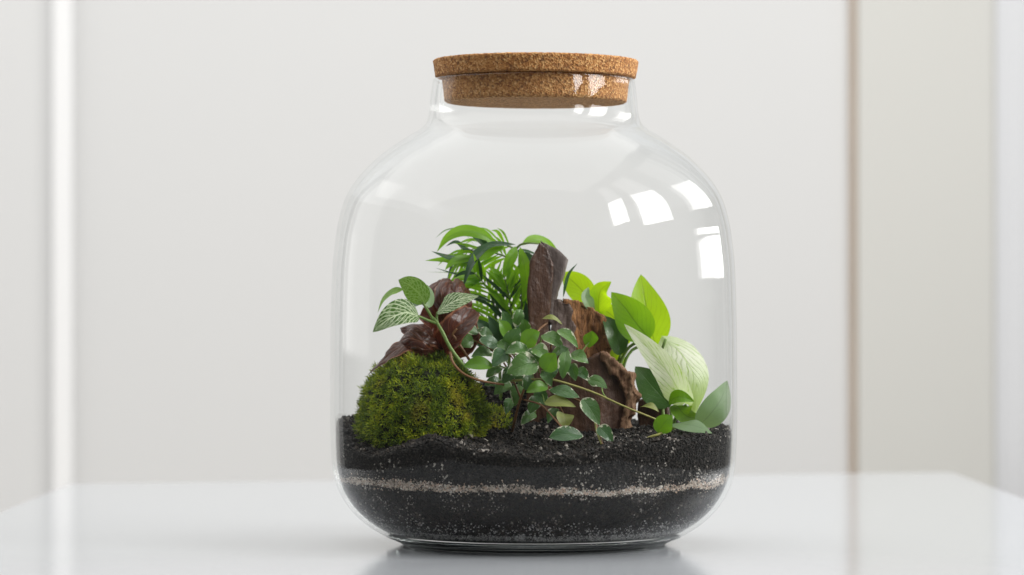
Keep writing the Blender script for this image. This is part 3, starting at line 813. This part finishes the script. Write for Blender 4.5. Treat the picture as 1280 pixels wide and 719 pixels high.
# far side leaflets
pl([(652, 307, 22), (666, 300, 30), (684, 304, 40), (700, 318, 48)], 7, (0, -1, 0.5))
pl([(650, 316, 18), (660, 322, 16), (668, 332, 14), (672, 350, 14)], 6, (0.2, -1, 0.3), PALMD)
pl([(640, 322, 22), (650, 314, 26), (664, 316, 28), (676, 322, 30)], 3.2, (0, -0.7, 0.8), PALMD)
# the lower fronds: leaflets in pairs along each rachis
def frond(rachis, n, ln, w, spread=48, droop=10, skip=0.15):
    c = catmull([P(*q) for q in rachis], 60)
    tube('rachis', [P(*q) for q in rachis], 0.7, 0.35, ST_G, pal, 20, 6)
    for i in range(n):
        f = skip+(1-skip)*(i+0.5)/n
        k = min(57, int(f*59)); q = c[k]; t = (c[k+2]-c[max(0, k-2)]).normalized()
        for sgn in (-1, 1):
            side = t.cross(Vector((0, 1, 0))).normalized()*sgn
            a = math.radians(spread*(1.15-0.5*f)+random.uniform(-6, 6))
            d = t*math.cos(a)+side*math.sin(a)+Vector((0, random.uniform(-0.35, 0.25), 0))
            L = ln*0.5*(0.65+0.7*math.sin(math.pi*min(1, f*0.9+0.1)))*random.uniform(0.85, 1.1)
            dr = Vector((0, 0, -droop*0.5*random.uniform(0.5, 1.2)))
            pts = [q, q+d*L*0.5+dr*0.1, q+d*L+dr]
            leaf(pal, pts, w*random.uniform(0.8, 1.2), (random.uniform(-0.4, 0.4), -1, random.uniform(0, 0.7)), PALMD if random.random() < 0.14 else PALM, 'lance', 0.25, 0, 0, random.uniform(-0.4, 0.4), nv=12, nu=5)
frond([(638, 440, 18), (628, 400, 16), (612, 364, 12), (592, 340, 4)], 13, 46, 2.6)
frond([(640, 440, 14), (640, 400, 12), (636, 370, 10), (630, 344, 4)], 12, 40, 2.6, 42, 4)
frond([(644, 440, 22), (650, 400, 20), (652, 372, 18), (650, 338, 16)], 10, 34, 2.6, 36, 4)
frond([(634, 440, 26), (618, 412, 26), (600, 392, 24), (582, 384, 18)], 10, 40, 2.6, 50, 6)
frond([(645, 312, 26), (626, 304, 28), (606, 306, 26), (566, 322, 20)], 9, 34, 2.0, 40, 16, 0.1)
frond([(640, 325, 22), (624, 318, 22), (604, 316, 20), (572, 326, 14)], 9, 38, 2.3, 42, 14, 0.1)
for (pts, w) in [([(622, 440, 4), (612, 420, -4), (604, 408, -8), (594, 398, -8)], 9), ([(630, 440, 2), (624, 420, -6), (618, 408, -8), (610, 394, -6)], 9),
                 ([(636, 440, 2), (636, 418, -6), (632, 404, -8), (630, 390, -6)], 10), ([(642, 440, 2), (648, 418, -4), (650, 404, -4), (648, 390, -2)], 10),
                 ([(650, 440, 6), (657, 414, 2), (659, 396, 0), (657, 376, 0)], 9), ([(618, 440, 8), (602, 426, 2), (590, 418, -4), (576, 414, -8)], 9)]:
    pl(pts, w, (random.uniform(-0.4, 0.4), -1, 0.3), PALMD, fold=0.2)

# creeping fig : (centre px, size along px, width px, angle deg of tip, depth, tilt)
fig = plant('creeping_fig', 'trailing plant with many small cream edged green leaves in front of the bark')
FIGL = [(599, 458, 39, 17, 178, -46, 0.5), (653, 460, 42, 30, 200, -52, 0.35), (688, 453, 26, 25, 60, -54, 0.1), (706, 455, 38, 16, 262, -52, 0.3),
        (724, 449, 26, 17, 335, -46, 0.6), (710, 424, 34, 13, 318, -46, 0.9), (690, 427, 30, 17, 330, -44, 0.8), (664, 424, 28, 22, 40, -42, 0.4),
        (642, 424, 32, 21, 60, -40, 0.3), (612, 430, 28, 17, 160, -36, 0.6), (602, 444, 26, 16, 190, -34, 0.5), (624, 449, 26, 21, 230, -44, 0.2),
        (648, 440, 34, 16, 185, -44, 0.9), (676, 443, 26, 16, 320, -48, 0.9), (671, 487, 28, 15, 195, -54, 0.5), (705, 492, 40, 16, 345, -56, 0.7),
        (700, 506, 40, 15, 352, -58, 0.7), (706, 526, 19, 22, 280, -62, 0.1), (708, 546, 43, 19, 182, -82, 0.7), (739, 515, 40, 21, 302, -66, 0.2),
        (757, 544, 28, 17, 310, -72, 0.3), (738, 424, 21, 19, 80, -16, 0.1), (747, 480, 27, 15, 335, -30, 0.5), (831, 530, 28, 24, 50, -62, 0.1),
        (812, 512, 24, 9, 345, -40, 1.2), (585, 414, 26, 14, 170, -24, 0.5), (582, 430, 22, 18, 200, -28, 0.2), (690, 402, 26, 8, 165, -14, 1.2),
        (630, 412, 26, 16, 120, -26, 0.5), (636, 470, 24, 18, 230, -40, 0.2), (660, 478, 22, 15, 250, -46, 0.3), (716, 466, 22, 15, 290, -44, 0.4),
        (656, 410, 24, 15, 100, -26, 0.4), (618, 466, 24, 13, 210, -40, 0.6), (684, 474, 22, 13, 300, -50, 0.6), (690, 520, 22, 13, 240, -54, 0.5),
        (668, 446, 24, 17, 120, -44, 0.4), (628, 486, 26, 17, 215, -30, 0.3), (646, 494, 28, 18, 260, -34, 0.2), (668, 506, 26, 16, 240, -40, 0.4), (616, 480, 22, 14, 190, -26, 0.5), (652, 474, 26, 17, 300, -36, 0.4), (676, 498, 24, 15, 310, -44, 0.5), (636, 508, 22, 14, 250, -26, 0.3), (660, 524, 24, 14, 220, -40, 0.4), (690, 466, 24, 16, 250, -48, 0.3), (728, 470, 22, 14, 320, -40, 0.5), (632, 400, 24, 14, 110, -16, 0.4), (648, 398, 24, 14, 70, -14, 0.4), (606, 418, 24, 15, 150, -26, 0.6), (700, 440, 24, 14, 20, -46, 0.6), (632, 436, 26, 17, 150, -38, 0.5)]
FIGB = m_plain('young_fig_leaf', (0.10, 0.24, 0.02), (0.15, 0.33, 0.03), (0.26, 0.55, 0.02), 0.38, 0.36, (0.14, 0.3, 0.04), 5, 0.4, 0.08)
FIGY = m_plain('yellowing_fig_leaf', (0.24, 0.28, 0.06), (0.30, 0.34, 0.10), (0.4, 0.5, 0.08), 0.35, 0.42, (0.35, 0.35, 0.15), 5, 0.4, 0.08)
hub = P(672, 470, -34)
for i, (x, y, ln, w, ang, dep, tilt) in enumerate(FIGL):
    a = math.radians(ang); dx, dy = math.cos(a)*ln/2, -math.sin(a)*ln/2
    c = P(x, y, dep)
    b, t = P(x-dx, y-dy, dep+random.uniform(0, 4)), P(x+dx, y+dy, dep-random.uniform(0, 5))
    m = FIGB if i in (2, 21, 23, 7, 0, 14, 28) else FIGY if i in (16, 27, 24, 17) else FIG
    bend = Vector((0, -1.5-tilt*1.5, 1.0+tilt))
    leaf(fig, [b, c+bend, t], w*0.5*math.sqrt(1+tilt*tilt*0.5), (random.uniform(-0.3, 0.3), -1, tilt+random.uniform(-0.1, 0.1)), m, 'ovate' if i % 3 else 'ellip', 0.16, random.choice((-0.15, 0.1, 0.15)), 0.03, random.uniform(-0.3, 0.3), nv=16, nu=9)
    if i not in (18, 19, 20, 21, 22, 23, 24, 27):
        q = b+(hub-b)*0.4
        tube('leaf_stalk', [q+Vector((0, 5, -2)), (q+b)/2+Vector((0, 2, 1.0)), b], 0.45, 0.4, ST_B if i % 2 else ST_G, fig, 8, 6)
tube('runner', [P(640, 476, -40), P(680, 474, -50), P(700, 477, -54), P(740, 490, -58), P(780, 508, -62), P(824, 526, -62)], 0.75, 0.6, ST_Y, fig, 26)
tube('runner', [P(655, 500, -46), P(676, 506, -56), P(690, 520, -62), P(704, 536, -74), P(716, 545, -80)], 0.6, 0.5, ST_B, fig)
tube('runner', [P(676, 480, -40), P(712, 496, -52), P(730, 506, -60), P(744, 528, -66), P(752, 552, -74), P(756, 562, -80)], 0.7, 0.6, ST_B, fig)
tube('runner', [P(744, 528, -66), P(746, 540, -70), P(752, 556, -76)], 0.7, 0.5, ST_Y, fig, 8)
tube('runner', [P(640, 540, -34), P(650, 500, -40), P(662, 470, -42), P(668, 440, -38), P(672, 415, -26), P(684, 404, -16)], 0.8, 0.6, ST_B, fig)
tube('runner', [P(652, 500, -38), P(636, 464, -38), P(618, 440, -34), P(590, 424, -26)], 0.7, 0.5, ST_B, fig)
tube('leaf_stalk', [P(722, 448, -20), P(730, 436, -18), P(736, 428, -16)], 0.45, 0.4, ST_G, fig, 8, 6)
tube('leaf_stalk', [P(760, 500, -58), P(754, 492, -44), P(752, 484, -32)], 0.45, 0.4, ST_G, fig, 8, 6)

# bright upright plant behind the bark on the right
gp = plant('arrowhead_plant', 'plant with bright yellow green upright leaves rising behind the orange bark', 'plant')
leaf(gp, [P(819, 431, 22), P(812, 405, 20), P(806, 375, 22), P(801, 343, 28)], 26.5, (0.15, -1, 0.05), BRIGHT, 'ovate', 0.10, 0.10, 0.015, lobes=0.10)
leaf(gp, [P(812, 424, 12), P(796, 405, 6), P(782, 386, 8), P(764, 365, 14)], 23, (-0.25, -1, 0.25), MID, 'ovate', 0.10, 0.12, 0.015)
leaf(gp, [P(748, 392, 26), P(748, 378, 22), P(751, 363, 20), P(764, 352, 18)], 15, (0.2, -1, 0.3), BRIGHT, 'ovate', 0.3, 0.3, 0.04)
leaf(gp, [P(740, 384, 30), P(728, 364, 28), P(714, 350, 30), P(704, 341, 34)], 17, (-0.2, -1, 0.15), BRIGHT, 'ovate', 0.12, 0.1, 0.02)
leaf(gp, [P(742, 392, 18), P(736, 380, 12), P(732, 370, 12), P(736, 359, 16)], 8, (0.3, -1, 0.5), GREY, 'ovate', 0.2, 0.1, 0.0)
leaf(gp, [P(704, 372, 20), P(706, 358, 18), P(711, 342, 18), P(722, 329, 20)], 2.6, (0.6, -0.8, 0.2), PALMD, 'lance', 0.3, 0.0, 0.0)
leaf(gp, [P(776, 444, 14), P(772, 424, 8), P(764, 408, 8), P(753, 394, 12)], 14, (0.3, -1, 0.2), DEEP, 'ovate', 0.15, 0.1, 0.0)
leaf(gp, [P(772, 462, 20), P(770, 446, 18), P(768, 432, 18), P(764, 416, 20)], 11, (0.2, -1, 0.2), BRIGHT, 'ovate', 0.2, 0.1, 0.0)
leaf(gp, [P(752, 420, 24), P(742, 400, 26), P(736, 388, 28), P(744, 372, 30)], 13, (0.1, -1, 0.2), MID, 'ovate', 0.2, 0.1, 0.02)
leaf(gp, [P(786, 430, 30), P(776, 408, 32), P(762, 392, 34), P(748, 384, 36)], 18, (-0.1, -1, 0.1), BRIGHT, 'ovate', 0.15, 0.1, 0.02)
tube('stem', [P(782, 545, 20), P(778, 470, 20), P(788, 440, 20), P(806, 432, 22), P(819, 431, 22)], 1.1, 0.9, ST_G, gp)
tube('stem', [P(778, 545, 18), P(774, 470, 16), P(782, 440, 14), P(796, 428, 12), P(812, 424, 12)], 1.2, 0.9, ST_G, gp)
tube('stem', [P(776, 545, 22), P(762, 460, 24), P(752, 410, 26), P(748, 392, 26)], 1.0, 0.8, ST_G, gp)
tube('stem', [P(776, 545, 24), P(758, 450, 28), P(746, 400, 30), P(740, 384, 30)], 1.0, 0.8, ST_G, gp)
tube('stem', [P(780, 545, 16), P(773, 480, 16), P(770, 460, 18), P(776, 444, 14)], 1.1, 0.9, ST_G, gp)

# cream variegated plant
cp = plant('arrowhead_plant', 'plant with large creamy white leaves streaked green leaning to the glass', 'plant')
leaf(cp, [P(856, 504, -12), P(838, 470, -26), P(811, 436, -28), P(780, 405, -20)], 20, (-0.55, -1, 0.55), CREAM, 'heart', 0.25, 0.05, 0.02, lobes=0.12)
leaf(cp, [P(829, 422, 14), P(853, 444, 6), P(870, 478, 0), P(868, 521, 4)], 29, (0.45, -1, 0.30), CREAM2, 'ovate', -0.16, -0.15, 0.02, lobes=0.05)
leaf(cp, [P(838, 508, 2), P(822, 490, -2), P(808, 474, 0), P(794, 458, 6)], 20, (-0.3, -1, 0.35), DEEP, 'ovate', 0.12, 0.05, 0.01)
leaf(cp, [P(872, 534, -20), P(890, 515, -26), P(902, 497, -22), P(909, 476, -12)], 18, (0.35, -1, 0.15), GREY, 'ovate', 0.1, 0.1, 0.01)
leaf(cp, [P(840, 530, -40), P(858, 531, -50), P(876, 535, -54), P(890, 542, -54)], 15, (0.1, -0.6, 1.0), GREY, 'ovate', 0.1, -0.1, 0.02)
leaf(cp, [P(846, 506, -10), P(852, 515, -18), P(862, 522, -20), P(880, 522, -16)], 14, (0.2, -1, 0.5), MID, 'ovate', 0.15, 0.1, 0.02)
leaf(cp, [P(836, 503, -14), P(845, 497, -22), P(855, 497, -24), P(868, 502, -20)], 9, (0.1, -1, 0.4), MID, 'ovate', 0.2, 0.1, 0.02)
tube('stem', [P(838, 560, -6), P(842, 530, -8), P(850, 514, -10), P(858, 506, -12)], 1.2, 1.0, ST_G, cp)
tube('stem', [P(834, 560, -2), P(828, 510, 2), P(822, 460, 4), P(832, 424, -4)], 1.2, 0.9, ST_G, cp)
tube('stem', [P(836, 560, 0), P(840, 530, 0), P(838, 508, 2)], 1.1, 0.9, ST_G, cp)
tube('stem', [P(842, 560, -10), P(856, 545, -14), P(872, 534, -20)], 1.1, 0.9, ST_G, cp)
tube('stem', [P(836, 560, -20), P(837, 540, -30), P(840, 532, -40)], 1.0, 0.9, ST_G, cp)
tube('stem', [P(800, 554, -62), P(812, 547, -64), P(826, 542, -62), P(840, 534, -42)], 0.9, 0.8, ST_Y, cp)

# parts that look unlike the rest of their thing
for root, names in ((fig, {'yellowing_fig_leaf': 'small leaf turning dull yellow', 'young_fig_leaf': 'plain bright green young leaf'}),
                    (cp, {'cream_leaf': 'long creamy white leaf with green veins', 'lime_cream_leaf': 'broad cream leaf fading to lime green', 'deep_green_leaf': 'dark green leaf under the cream ones', 'dull_green_leaf': 'dull grey green leaf'}),
                    (fit, {'veined_young_leaf': 'bright young leaf with fine net veins'})):
    for ch in root.children:
        if ch.name.startswith('leaf') and ch.data.materials and ch.data.materials[0].name in names:
            ch['label'] = names[ch.data.materials[0].name]
